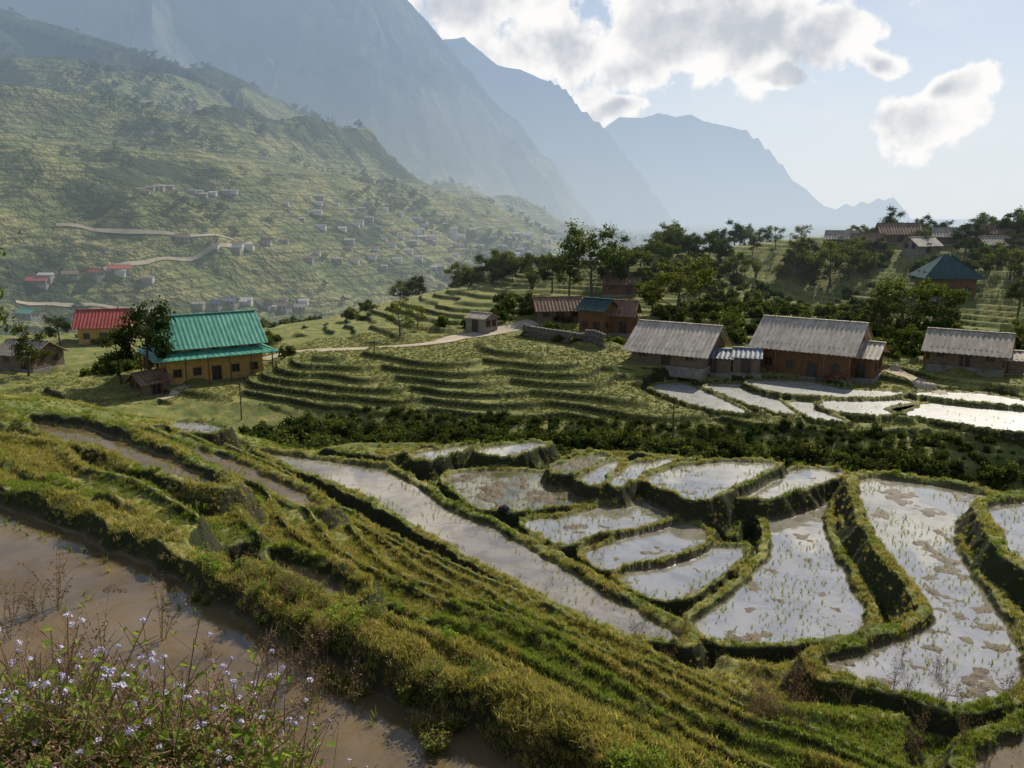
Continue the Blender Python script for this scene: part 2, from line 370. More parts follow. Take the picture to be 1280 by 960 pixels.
def water_mat(name,base,rough,refl,mud=.35,dark=.6,bmp=.04):
    m,n=newmat(name); P=n.n('ShaderNodeNewGeometry').outputs['Position']
    w=n.noise(P,1.6,2,.45); q=n.noise(P,.8,5,.7,.6)
    pt=n.rng(q,.38,.60)
    col=n.mix(pt,tuple(k*dark for k in base),base)
    bp=n.n('ShaderNodeBump'); bp.inputs['Strength'].default_value=bmp; bp.inputs['Distance'].default_value=.03
    n.put(bp.inputs['Height'],w)
    d=n.n('ShaderNodeBsdfDiffuse'); n.put(d.inputs[0],col)
    g=n.n('ShaderNodeBsdfGlossy'); g.inputs['Roughness'].default_value=rough; n.put(g.inputs['Normal'],bp.outputs[0]); n.put(g.inputs[0],(1,1,1))
    fr=n.n('ShaderNodeFresnel'); fr.inputs[0].default_value=refl
    f=n.m('MULTIPLY',fr.outputs[0],n.rng(n.noise(P,1.7,4,.65),.38,.55,1.-mud,1.))
    mx=n.n('ShaderNodeMixShader'); n.put(mx.inputs[0],f); n.put(mx.inputs[1],d.outputs[0]); n.put(mx.inputs[2],g.outputs[0])
    finish(m,n,mx.outputs[0],False); return m
MT=terrain_near(); MF=terrain_far()
MW={'brown':water_mat('brown_paddy_water',(.175,.125,.066),.03,1.55,.5,.7,.05),'tan':water_mat('silty_paddy_water',(.31,.26,.185),.03,2.5,.3),
    'clear':water_mat('paddy_water_bright',(.32,.295,.235),.02,4.2,.2,.65),'grassy':water_mat('paddy_water_green',(.17,.16,.09),.03,2.2,.5),
    'farclear':water_mat('paddy_water_pale',(.46,.46,.42),.22,3.0,.1,.75)}  # silty far water, with sky glare painted in as a paler base
MW['muddy']=MW['clear']
M_grass=leafmat('grass_blades',(.125,.145,.032),(.37,.335,.11),(.44,.36,.17),.36,False)
M_green=leafmat('green_grass',(.09,.15,.026),(.22,.28,.062),(.27,.26,.085),.38,False)
M_mead=leafmat('meadow_blades',(.15,.18,.042),(.38,.35,.11),(.38,.33,.14),0.)
M_leaf=leafmat('tree_leaves',(.030,.056,.014),(.11,.145,.038),(.135,.145,.045),.3)
M_dleaf=leafmat('dark_leaves',(.018,.034,.011),(.058,.085,.025),(.085,.092,.029),.22)
M_weed=leafmat('weed_leaves',(.09,.16,.025),(.24,.33,.065),(.20,.24,.065),.42,False)
M_dry=leafmat('dry_stems',(.16,.11,.06),(.30,.22,.12),(.24,.16,.09),0,False)
M_pink=leafmat('seed_heads',(.28,.16,.12),(.45,.30,.22),(.32,.22,.13),.3,False)
M_flower=simple('lilac_petals',(.58,.50,.72),(.84,.78,.90),30,.7,haze=False)
M_bark=simple('bark',(.06,.045,.035),(.14,.11,.085),6,.9)
M_dirt=simple('dirt_track',(.36,.29,.20),(.52,.44,.33),.4,.95)
M_track=simple('valley_track',(.30,.24,.16),(.44,.37,.27),.03,.95,bs=.05)
M_wood=simple('brown_timber',(.10,.05,.024),(.22,.115,.055),3,.8)
M_wood2=simple('weathered_planks',(.11,.085,.06),(.21,.165,.12),3,.85)
M_yel=simple('yellow_timber_wall',(.42,.24,.07),(.56,.36,.12),2,.7)
M_white=simple('whitewash',(.38,.36,.33),(.55,.53,.48),1.5,.85)
M_conc=simple('grey_render',(.17,.155,.135),(.28,.26,.23),1.2,.9)
M_dark=simple('dark_glass',(.012,.014,.016),(.03,.035,.04),3,.25,.5)
M_stone=simple('rubble_stone',(.12,.11,.095),(.30,.27,.23),2.2,.95,bs=.9,bd=.15)
def roofm(name,c1,c2,rough=.55,rust=0.):
    m,n=newmat(name); tc=n.n('ShaderNodeTexCoord').outputs['Object']
    mp=n.n('ShaderNodeMapping'); n.put(mp.inputs[0],tc); mp.inputs['Scale'].default_value=(1.4,.12,.3)
    s=n.noise(mp.outputs[0],2.2,4,.7); p=n.noise(tc,.8,4,.7)
    sp=n.n('ShaderNodeSeparateXYZ'); n.put(sp.inputs[0],tc)
    pan=n.m('FRACT',n.m('MULTIPLY',sp.outputs[0],1.0)); sheet=n.rng(pan,0,.06,.72,1)
    f=n.rng(n.m('ADD',n.m('MULTIPLY',s,.6),n.m('MULTIPLY',p,.4)),.40,.60)
    col=n.mix(f,c1,c2)
    if rust: col=n.mix(n.m('MULTIPLY',n.rng(n.noise(mp.outputs[0],1.1,5,.75),.48,.66),rust),col,(.20,.115,.06))
    cc=n.n('ShaderNodeCombineColor')
    for i in range(3): n.put(cc.inputs[i],sheet)
    col=n.mix(1.,col,cc.outputs[0],'MULTIPLY')
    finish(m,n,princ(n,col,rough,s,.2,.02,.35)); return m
R_green=roofm('green_metal_roof',(.06,.25,.175),(.12,.37,.27),.40)
R_dgreen=roofm('dark_teal_roof',(.015,.05,.045),(.03,.08,.075))
R_grey=roofm('fibre_cement_roof',(.25,.215,.17),(.48,.42,.34),.7,.45)
R_lgrey=roofm('old_grey_roof',(.36,.31,.245),(.64,.56,.46),.65,.4)
R_red=roofm('red_roof',(.30,.05,.04),(.42,.09,.07),.6)
R_brown=roofm('brown_tile_roof',(.15,.09,.06),(.28,.18,.12),.85,.3)
R_blue=roofm('blue_grey_roof',(.14,.17,.20),(.26,.30,.34),.6,.3)
# ------------------------------------------------------------------ mesh helpers
col0=bpy.context.scene.collection
def mk(name,V,F,mats=(),mi=None,smooth=False,link=True,parent=None,attrs=None):
    me=bpy.data.meshes.new(name)
    V=np.asarray(V,float)
    if isinstance(F,np.ndarray):
        n,k=F.shape; me.vertices.add(len(V)); me.vertices.foreach_set('co',V.ravel())
        me.loops.add(n*k); me.loops.foreach_set('vertex_index',F.ravel().astype(np.int32))
        me.polygons.add(n); me.polygons.foreach_set('loop_start',np.arange(0,n*k,k,dtype=np.int32))
        me.update(calc_edges=True)
    else: me.from_pydata(V.tolist(),[],F)
    for m in mats: me.materials.append(m)
    if mi is not None: me.polygons.foreach_set('material_index',np.asarray(mi,np.int32))
    me.polygons.foreach_set('use_smooth',np.full(len(me.polygons),smooth))
    if attrs:
        for k,v in attrs.items():
            a=me.attributes.new(k,'FLOAT','POINT'); a.data.foreach_set('value',np.asarray(v,np.float32))
    me.update()
    o=bpy.data.objects.new(name,me)
    if link: col0.objects.link(o)
    if parent: o.parent=parent
    return o
class Acc:
    def __init__(s): s.V=[];s.F=[];s.M=[];s.T=[]
    def add(s,V,F,m=0,t=.5):
        o=len(s.V); s.V+= [tuple(v) for v in V]; s.F+=[tuple(i+o for i in f) for f in F]; s.M+=[m]*len(F)
        s.T+= list(t) if hasattr(t,'__len__') else [t]*len(V)
    def box(s,c,d,m=0):
        x,y,z=c;a,b,e=[k/2 for k in d]
        V=[(x+i*a,y+j*b,z+k*e) for k in(-1,1) for j in(-1,1) for i in(-1,1)]
        s.add(V,[(0,2,3,1),(4,5,7,6),(0,1,5,4),(2,6,7,3),(0,4,6,2),(1,3,7,5)],m)
    def tube(s,pts,rads,n=6,m=0,t=.5):
        V=[];F=[]
        for i,p in enumerate(pts):
            p=np.array(p,float); q=np.array(pts[min(i+1,len(pts)-1)],float)-np.array(pts[max(i-1,0)],float)
            q/=np.linalg.norm(q)+1e-9; u=np.cross(q,(0,0,1) if abs(q[2])<.9 else (1,0,0)); u/=np.linalg.norm(u); w=np.cross(q,u)
            for k in range(n):
                a=2*math.pi*k/n; V.append(p+rads[i]*(u*math.cos(a)+w*math.sin(a)))
        for i in range(len(pts)-1):
            for k in range(n):
                F.append((i*n+k,i*n+(k+1)%n,(i+1)*n+(k+1)%n,(i+1)*n+k))
        F.append(tuple(range((len(pts)-1)*n,len(pts)*n)))
        s.add(V,F,m,t)
    def leaves(s,cen,size,m=0,tint=None,flat=0.,asp=.6):
        n=len(cen); cen=np.asarray(cen)
        a=rng.normal(size=(n,3)); a[:,2]*=(1-flat); a/=np.linalg.norm(a,axis=1)[:,None]
        b=rng.normal(size=(n,3)); b-=a*(a*b).sum(1)[:,None]; b/=np.linalg.norm(b,axis=1)[:,None]
        sz=np.asarray(size)*rng.uniform(.7,1.3,n); sz=sz[:,None]
        V=np.stack([cen-a*sz,cen-b*sz*asp,cen+a*sz,cen+b*sz*asp],1).reshape(-1,3)
        tt=rng.uniform(0,1,n) if tint is None else tint
        o=len(s.V); s.V+=V.tolist(); s.F+=[(o+4*i,o+4*i+1,o+4*i+2,o+4*i+3) for i in range(n)]; s.M+=[m]*n; s.T+=np.repeat(tt,4).tolist()
    def obj(s,name,mats,**k): return mk(name,s.V,s.F,mats,s.M,attrs={'tint':s.T},**k)
def scatter(name,P,S,protos,tilt=.12,yaw=None):
    c=bpy.data.collections.new(name+'_parts')
    for p in protos: c.objects.link(p)
    P=np.asarray(P,float); n=len(P)
    me=bpy.data.meshes.new(name); me.vertices.add(n); me.vertices.foreach_set('co',P.ravel())
    rot=np.c_[rng.normal(0,tilt,n),rng.normal(0,tilt,n),rng.uniform(0,6.283,n) if yaw is None else yaw]
    a=me.attributes.new('rot','FLOAT_VECTOR','POINT'); a.data.foreach_set('vector',rot.astype(np.float32).ravel())
    a=me.attributes.new('scl','FLOAT','POINT'); a.data.foreach_set('value',np.asarray(S,np.float32))
    a=me.attributes.new('idx','INT','POINT'); a.data.foreach_set('value',rng.integers(0,len(protos),n).astype(np.int32))
    o=bpy.data.objects.new(name,me); col0.objects.link(o)
    g=bpy.data.node_groups.new(name+'_inst','GeometryNodeTree')
    g.interface.new_socket('Geometry',in_out='INPUT',socket_type='NodeSocketGeometry'); g.interface.new_socket('Geometry',in_out='OUTPUT',socket_type='NodeSocketGeometry')
    gi=g.nodes.new('NodeGroupInput'); go=g.nodes.new('NodeGroupOutput'); ip=g.nodes.new('GeometryNodeInstanceOnPoints')
    ci=g.nodes.new('GeometryNodeCollectionInfo'); ci.inputs['Collection'].default_value=c; ci.inputs['Separate Children'].default_value=True; ci.inputs['Reset Children'].default_value=True
    def na(nm,ty):
        q=g.nodes.new('GeometryNodeInputNamedAttribute'); q.data_type=ty; q.inputs['Name'].default_value=nm; return q.outputs['Attribute']
    er=g.nodes.new('FunctionNodeEulerToRotation')
    L=g.links.new; L(gi.outputs[0],ip.inputs['Points']); L(ci.outputs[0],ip.inputs['Instance']); ip.inputs['Pick Instance'].default_value=True
    L(na('idx','INT'),ip.inputs['Instance Index']); L(na('rot','FLOAT_VECTOR'),er.inputs[0]); L(er.outputs[0],ip.inputs['Rotation']); L(na('scl','FLOAT'),ip.inputs['Scale'])
    L(ip.outputs[0],go.inputs[0])
    md=o.modifiers.new('instances','NODES'); md.node_group=g
    print(name,n)
    return o
# ------------------------------------------------------------------ terrain + water
idx=np.arange(nR*nT).reshape(nR,nT)
Fq=np.stack([idx[1:,:-1],idx[1:,1:],idx[:-1,1:],idx[:-1,:-1]],-1).reshape(-1,4)
mi=np.repeat((R[:-1]>300).astype(np.int32),nT-1)
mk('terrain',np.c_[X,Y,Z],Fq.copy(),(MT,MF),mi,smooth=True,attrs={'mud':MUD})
for p in PADS:
    P=p['pts']; q=np.roll(P,-1,0)-np.roll(P,1,0); nn=np.c_[q[:,1],-q[:,0]]; nn/=np.linalg.norm(nn,axis=1)[:,None]+1e-9
    area=np.sum(P[:,0]*np.roll(P[:,1],-1)-np.roll(P[:,0],-1)*P[:,1])
    if area<0: nn=-nn
    E=P+nn*(.12 if p['z']>-20 else .3)
    if area<0: E=E[::-1]
    mk('paddy_water',np.c_[E,np.full(len(E),p['z'])],[list(range(len(E)))],(MW[p['kind']],))
print('terrain mesh',time.time()-T0)
# ------------------------------------------------------------------ vegetation prototypes
def tuft(name,nb,h,sp,w,mat,curve=.5):
    V=[];F=[];T=[]
    for i in range(nb):
        a=random.uniform(0,6.283); r=random.uniform(0,sp)*.6; bx,by=r*math.cos(a),r*math.sin(a)
        hh=h*random.uniform(.5,1.1); l=random.uniform(.1,1)*curve*hh; d=random.uniform(0,6.283); dx,dy=math.cos(d)*l,math.sin(d)*l
        px,py=-math.sin(d+random.uniform(-1,1))*w/2,math.cos(d+random.uniform(-1,1))*w/2
        o=len(V); V+=[(bx-px,by-py,-.02),(bx+px,by+py,-.02),(bx+dx*.4+px*.8,by+dy*.4+py*.8,hh*.6),(bx+dx*.4-px*.8,by+dy*.4-py*.8,hh*.6),(bx+dx,by+dy,hh)]
        F+=[(o,o+1,o+2,o+3),(o+3,o+2,o+4)]; T+=[random.random()]*5
    return mk(name,V,F,(mat,),link=False,attrs={'tint':T})
tA=[tuft('grass_tuft',30,.11,.17,.012,M_grass,1.3) for i in range(4)]
tB=[tuft('green_tuft',26,.14,.16,.013,M_green,1.0) for i in range(3)]
tS=[tuft('rice_stubble',9,.17,.04,.009,M_green,.5) for i in range(3)]
def bush(name,n,mat,ls,lob=7):
    A=Acc()
    for i in range(lob):
        a=random.uniform(0,6.283); r=random.uniform(0,.55); c=np.array([r*math.cos(a),r*math.sin(a),random.uniform(.25,.75)])
        A.tube([(0,0,-.2),tuple(c*.6),tuple(c)],[.03,.02,.008],4,1)
        k=n//lob; d=rng.normal(size=(k,3)); d/=np.linalg.norm(d,axis=1)[:,None]; rr=random.uniform(.22,.42)
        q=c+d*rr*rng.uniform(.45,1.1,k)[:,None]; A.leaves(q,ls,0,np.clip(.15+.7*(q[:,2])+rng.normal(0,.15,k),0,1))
    return A.obj(name,(mat,M_bark),link=False)
bA=[bush('bush_leafy',280,M_leaf,.09) for i in range(2)]+[bush('bush_dark',280,M_dleaf,.095) for i in range(4)]
bN=[bush('low_weed',200,M_weed,.07) for i in range(3)]
def treemesh(name,seed,H,spread,nl,ls,mat,sub=4,crown0=.3):
    random.seed(seed); A=Acc()
    tr=[(0,0,-1)]; x=y=0
    for i in range(1,7):
        x+=random.uniform(-.03,.03)*H; y+=random.uniform(-.03,.03)*H; tr.append((x,y,H*.85*i/6))
    A.tube(tr,[H*.028*(1-.13*i) for i in range(7)],8,1)
    ends=[]
    for i in range(10):
        f=crown0+(1-crown0)*(i+.5)/10; k=min(5,int(f*.95*6)); p=np.array(tr[k])+ (np.array(tr[k+1])-np.array(tr[k]))*random.random()
        a=i*2.4+random.uniform(-.5,.5); ln=spread*H*(.55+.55*math.sin(math.pi*min(1,f*.9+.05)))*random.uniform(.6,1.1)*.5
        e=p+np.array([math.cos(a)*ln,math.sin(a)*ln,ln*random.uniform(.25,.9)])
        mid=(p+e)/2+np.array([0,0,-.05*ln]); A.tube([p,mid,e],[H*.011,H*.007,H*.003],5,1)
        ends.append(e)
        for j in range(sub):
            b=a+random.uniform(-1.2,1.2); l2=ln*random.uniform(.3,.6); s0=p+(e-p)*random.uniform(.4,.9)
            e2=s0+np.array([math.cos(b)*l2,math.sin(b)*l2,l2*random.uniform(0,.9)]); A.tube([s0,e2],[H*.005,H*.002],4,1); ends.append(e2)
    ends.append(np.array(tr[-1])+np.array([0,0,.06*H]))
    k=nl//len(ends); zmin=min(e[2] for e in ends); zr=max(e[2] for e in ends)-zmin+1e-6
    for e in ends:
        rr=H*random.uniform(.06,.115)
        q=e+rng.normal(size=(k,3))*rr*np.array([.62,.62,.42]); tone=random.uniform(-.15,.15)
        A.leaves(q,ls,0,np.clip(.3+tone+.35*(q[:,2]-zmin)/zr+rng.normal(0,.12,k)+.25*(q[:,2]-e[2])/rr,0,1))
    return A.obj(name,(mat,M_bark),link=False)
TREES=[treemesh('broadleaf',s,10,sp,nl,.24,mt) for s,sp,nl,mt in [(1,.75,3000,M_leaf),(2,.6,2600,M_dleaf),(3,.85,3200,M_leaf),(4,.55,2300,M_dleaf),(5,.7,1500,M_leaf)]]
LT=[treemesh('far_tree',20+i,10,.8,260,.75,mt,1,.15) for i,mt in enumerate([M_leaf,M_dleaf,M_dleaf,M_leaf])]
BAM=[]
for s in range(3):
    random.seed(60+s); A=Acc()
    for i in range(24):
        a=random.uniform(0,6.283); l=random.uniform(1,3.2); h=random.uniform(6,10)
        pts=[(0.4*math.cos(a)*1,0.4*math.sin(a),-.5)]+[(math.cos(a)*(.4+l*t**2.2),math.sin(a)*(.4+l*t**2.2),h*(t-.18*t**3)) for t in (.3,.6,.85,1)]
        A.tube(pts,[.06,.05,.04,.03,.01],4,1)
        t=rng.uniform(.35,1,100)[:,None]; q=np.c_[math.cos(a)*(.4+l*t**2.2),math.sin(a)*(.4+l*t**2.2),h*(t-.18*t**3)]+rng.normal(size=(100,3))*.38
        A.leaves(q,.24,0,np.clip(.2+.6*t[:,0]+rng.normal(0,.12,100),0,1),asp=.35)
    BAM.append(A.obj('bamboo',(M_leaf,M_bark),link=False))
def place_tree(name,proto,u,v,hpx,ww=1.,rmin=60,dz=0):
    x,y,z=pixel_ground(u,v,rmin); r=y/CP
    o=bpy.data.objects.new(name,proto.data); col0.objects.link(o); s=hpx/FL*r/10.
    o.location=(x,y,z-.2+dz); o.scale=(s*ww,s*ww,s); o.rotation_euler=(0,0,random.uniform(0,6.28)); return o
def cand(n,r0,r1,t0=-.66,t1=.66):
    r=np.exp(rng.uniform(math.log(r0),math.log(r1),n)); t=rng.uniform(t0,t1,n); x=r*np.sin(t); y=r*np.cos(t)
    return x,y,r,gz(x,y),gsamp(MG,x,y)
# grass on bunds and treads (thinner on the steep cut faces)
x,y,r,z,mu=cand(155000,4.3,42)
pt=fbm(x/1.6,y/1.6,3,40); st=sstep(.55,1.2,slope(x,y)); keep=(mu<.12)&(rng.uniform(0,1,len(x))<np.clip(.85+pt*1.2,.15,1)*(1-.5*st))
x,y,r,z,pt,st=x[keep],y[keep],r[keep],z[keep],pt[keep],st[keep]
gr=fbm(x/2.5,y/2.5,3,50)>.08
s=(.6+.009*r)*rng.uniform(.5,1.35,len(x))*(1-.3*st)
scatter('grass',np.c_[x,y,z-.01][~gr],s[~gr],tA,.3); scatter('green_grass',np.c_[x,y,z-.01][gr],s[gr]*.9,tB,.3)
x,y,r,z,mu=cand(52000,80,150); keep=(mu<.1)&(r>rfront(x,y)-1)&(polydist(ROAD,x,y)>2.2)&(fbm(x/5,y/5,3,44)>-.35)
scatter('meadow_grass',np.c_[x,y,z-.03][keep],rng.uniform(.8,1.9,keep.sum()),[tuft('meadow_tuft',14,.13,.34,.04,M_mead,1.3) for i in range(3)],.2)
# rice stubble standing in the paddies
SP_=[];SS=[]
for p in PADS:
    b=p['bb']; far=p['z']<-20; st=.8 if far else .19
    gx,gy=np.meshgrid(np.arange(b[0],b[1],st),np.arange(b[2],b[3],st)); gx=gx.ravel()+rng.uniform(-.3,.3,gx.size)*st; gy=gy.ravel()+rng.uniform(-.3,.3,gy.size)*st
    d=sdf(p,gx,gy); nn=fbm(gx/1.5,gy/1.5,3,70); th_={'brown':.42,'tan':.38,'clear':-.05,'muddy':.02,'grassy':-.6,'farclear':.12}[p['kind']]
    k=(d<-.1)&((nn>th_)|(d>-.45)&(nn>-.3))&(rng.uniform(0,1,len(gx))<.8)&(np.hypot(gx,gy)>4)
    SP_.append(np.c_[gx,gy,np.full(len(gx),p['z']-.02)][k]); SS.append(rng.uniform(.3,1.1,k.sum())*(2. if far else 1))
scatter('rice_stubble',np.concatenate(SP_),np.concatenate(SS),tS,.35)
# bushes
x,y,r,z,mu=cand(19000,38,100); k=(z<-13.5)&(fbm(x/9,y/9,2,80)>-.8)&(r<rfront(x,y)+.5)
scatter('gully_bushes',np.c_[x,y,z-.2][k],rng.uniform(.6,1.8,k.sum())*np.where(rfront(x,y)[k]-r[k]<4,.65,1.15),bA,.15)
x,y,r,z,mu=cand(8000,95,260); n_=fbm(x/16,y/16,3,81); right=(x/y>.16)
k=(mu<.05)&(polydist(ROAD,x,y)>4)&(((n_>.25)&(r>128))|((n_>.04)&right&(r>135)))
scatter('hillside_bushes',np.c_[x,y,z-.1][k],rng.uniform(.8,2.4,k.sum()),[bush('hill_bush',200,m_,.16) for m_ in(M_leaf,M_dleaf,M_leaf)],.15)
x,y,r,z,mu=cand(2800,5.0,24); k=(mu<.05)&(fbm(x/1.3,y/1.3,3,84)>.28)
scatter('bund_weeds',np.c_[x,y,z-.05][k],rng.uniform(.08,.24,k.sum()),bN,.2)
# wooded belt and distant woods
x,y,r,z,mu=cand(3400,165,330,-.2,.66); n_=fbm(x/20,y/20,2,90); k=(n_>.0)&((r>188)|((x/y>.3)&(r>160)&(n_>.25)))&(z>-22); k&=rng.uniform(0,1,len(x))<.42
scatter('hilltop_trees',np.c_[x,y,z-.3][k],rng.uniform(.25,.75,k.sum()),TREES[:4]+BAM[:1],.05)
x,y,r,z,mu=cand(20000,300,2600,-.66,.5); n_=fbm(x/120,y/120,4,91); k=(n_>.2)|(rng.uniform(0,1,len(x))<.03)
scatter('distant_woods',np.c_[x,y,z-.8][k],rng.uniform(.4,.95,k.sum())*np.clip(r[k]/1000,.7,1.5),LT,.06)
print('scatter',time.time()-T0)
# named trees
TL=[(186,484,112,1,.75),(152,480,66,3,.9),(35,470,60,3,1),(75,432,40,1,1),(500,420,42,4,1),(522,412,30,4,1),(740,372,82,2,.9),(712,372,58,0,.9),(690,365,45,1,1),(765,368,50,1,.9),(785,362,52,0,1),(640,352,28,1,1.1),
 (620,358,24,3,1.1),(585,362,26,1,1.1),(845,402,72,2,1.1),(815,395,46,0,1),(880,360,42,1,1),(920,352,36,0,1),(915,425,35,4,.9),(1035,360,56,0,1.1),(1060,350,42,2,1),(1130,418,66,4,1.3),(1168,412,60,0,1.2),(1100,402,46,1,1.2),
 (970,310,26,4,1),(1000,312,28,4,1),(1180,300,24,1,1),(1230,298,30,0,1),(1262,350,40,0,1.2),(1272,392,44,3,1.1),(560,360,18,3,1.2),(900,330,30,1,1),(870,335,32,3,1),(1010,330,32,1,1),(-22,520,250,4,.5),
 (800,345,40,1,1),(830,340,36,0,1),(770,345,46,3,1),(238,462,26,3,1),(100,395,18,1,1),(660,350,34,1,1),(680,348,30,0,1),(860,322,24,1,1),(940,318,24,3,1),(1205,322,26,1,1.2),(1262,318,28,3,1.2),(1070,322,26,0,1.2),(1150,312,24,1,1.2),(1100,318,22,3,1.3),(1235,335,30,2,1.1),(1275,440,40,2,1.),(1140,440,34,0,1.1)]
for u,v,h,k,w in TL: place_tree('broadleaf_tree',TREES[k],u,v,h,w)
for u,v,h in [(665,362,36),(1085,345,36),(945,345,28),(860,345,34),(1290,350,44)]: place_tree('bamboo_clump',BAM[int(u)%3],u,v,h)
# ------------------------------------------------------------------ ribbons (roads)
def ribbon(name,pts,w,lift,mat,step):
    pts=np.array(pts)[:,:2]; out=[]
    for a,b in zip(pts[:-1],pts[1:]):
        n=max(2,int(np.linalg.norm(b-a)/step)); out+= [a+(b-a)*i/n for i in range(n)]
    out.append(pts[-1]); out=np.array(out)
    for _ in range(6): out[1:-1]=(out[:-2]+2*out[1:-1]+out[2:])/4
    t=np.gradient(out,axis=0); nn=np.c_[-t[:,1],t[:,0]]; nn/=np.linalg.norm(nn,axis=1)[:,None]
    V=[]
    for k in np.linspace(-.5,.5,7):
        q=out+nn*(w*k+.12*w*vnoise(out[:,0]/w/2,out[:,1]/w/2,int(k*10)+50)[:,None]*(abs(k)>.3)); V.append(np.c_[q,gz(q[:,0],q[:,1])+lift])
    m=len(out); V=np.concatenate(V); ii=np.arange(7*m).reshape(7,m)
    Fr=np.stack([ii[:-1,:-1],ii[:-1,1:],ii[1:,1:],ii[1:,:-1]],-1).reshape(-1,4)
    return mk(name,V,Fr.copy(),(mat,),smooth=True)
ribbon('dirt_road',ROAD,3.8,.09,M_dirt,.6)
ribbon('footpath',[pixel_ground(*q,60) for q in [(200,500),(222,490),(235,482)]],1.6,.1,M_dirt,.6)
ribbon('footpath',[pixel_ground(*q,60) for q in [(1110,462),(1135,472),(1160,485),(1180,494)]],1.8,.1,M_dirt,.6)
for L in [[(70,282),(130,290),(200,293),(260,296),(292,300)],[(130,338),(175,332),(215,323),(260,318),(300,310),(315,304)],[(20,378),(80,380),(130,384),(200,388)]]:
    ribbon('valley_road',[pixel_ground(*q,340) for q in L],3.0,.6,M_track,6)
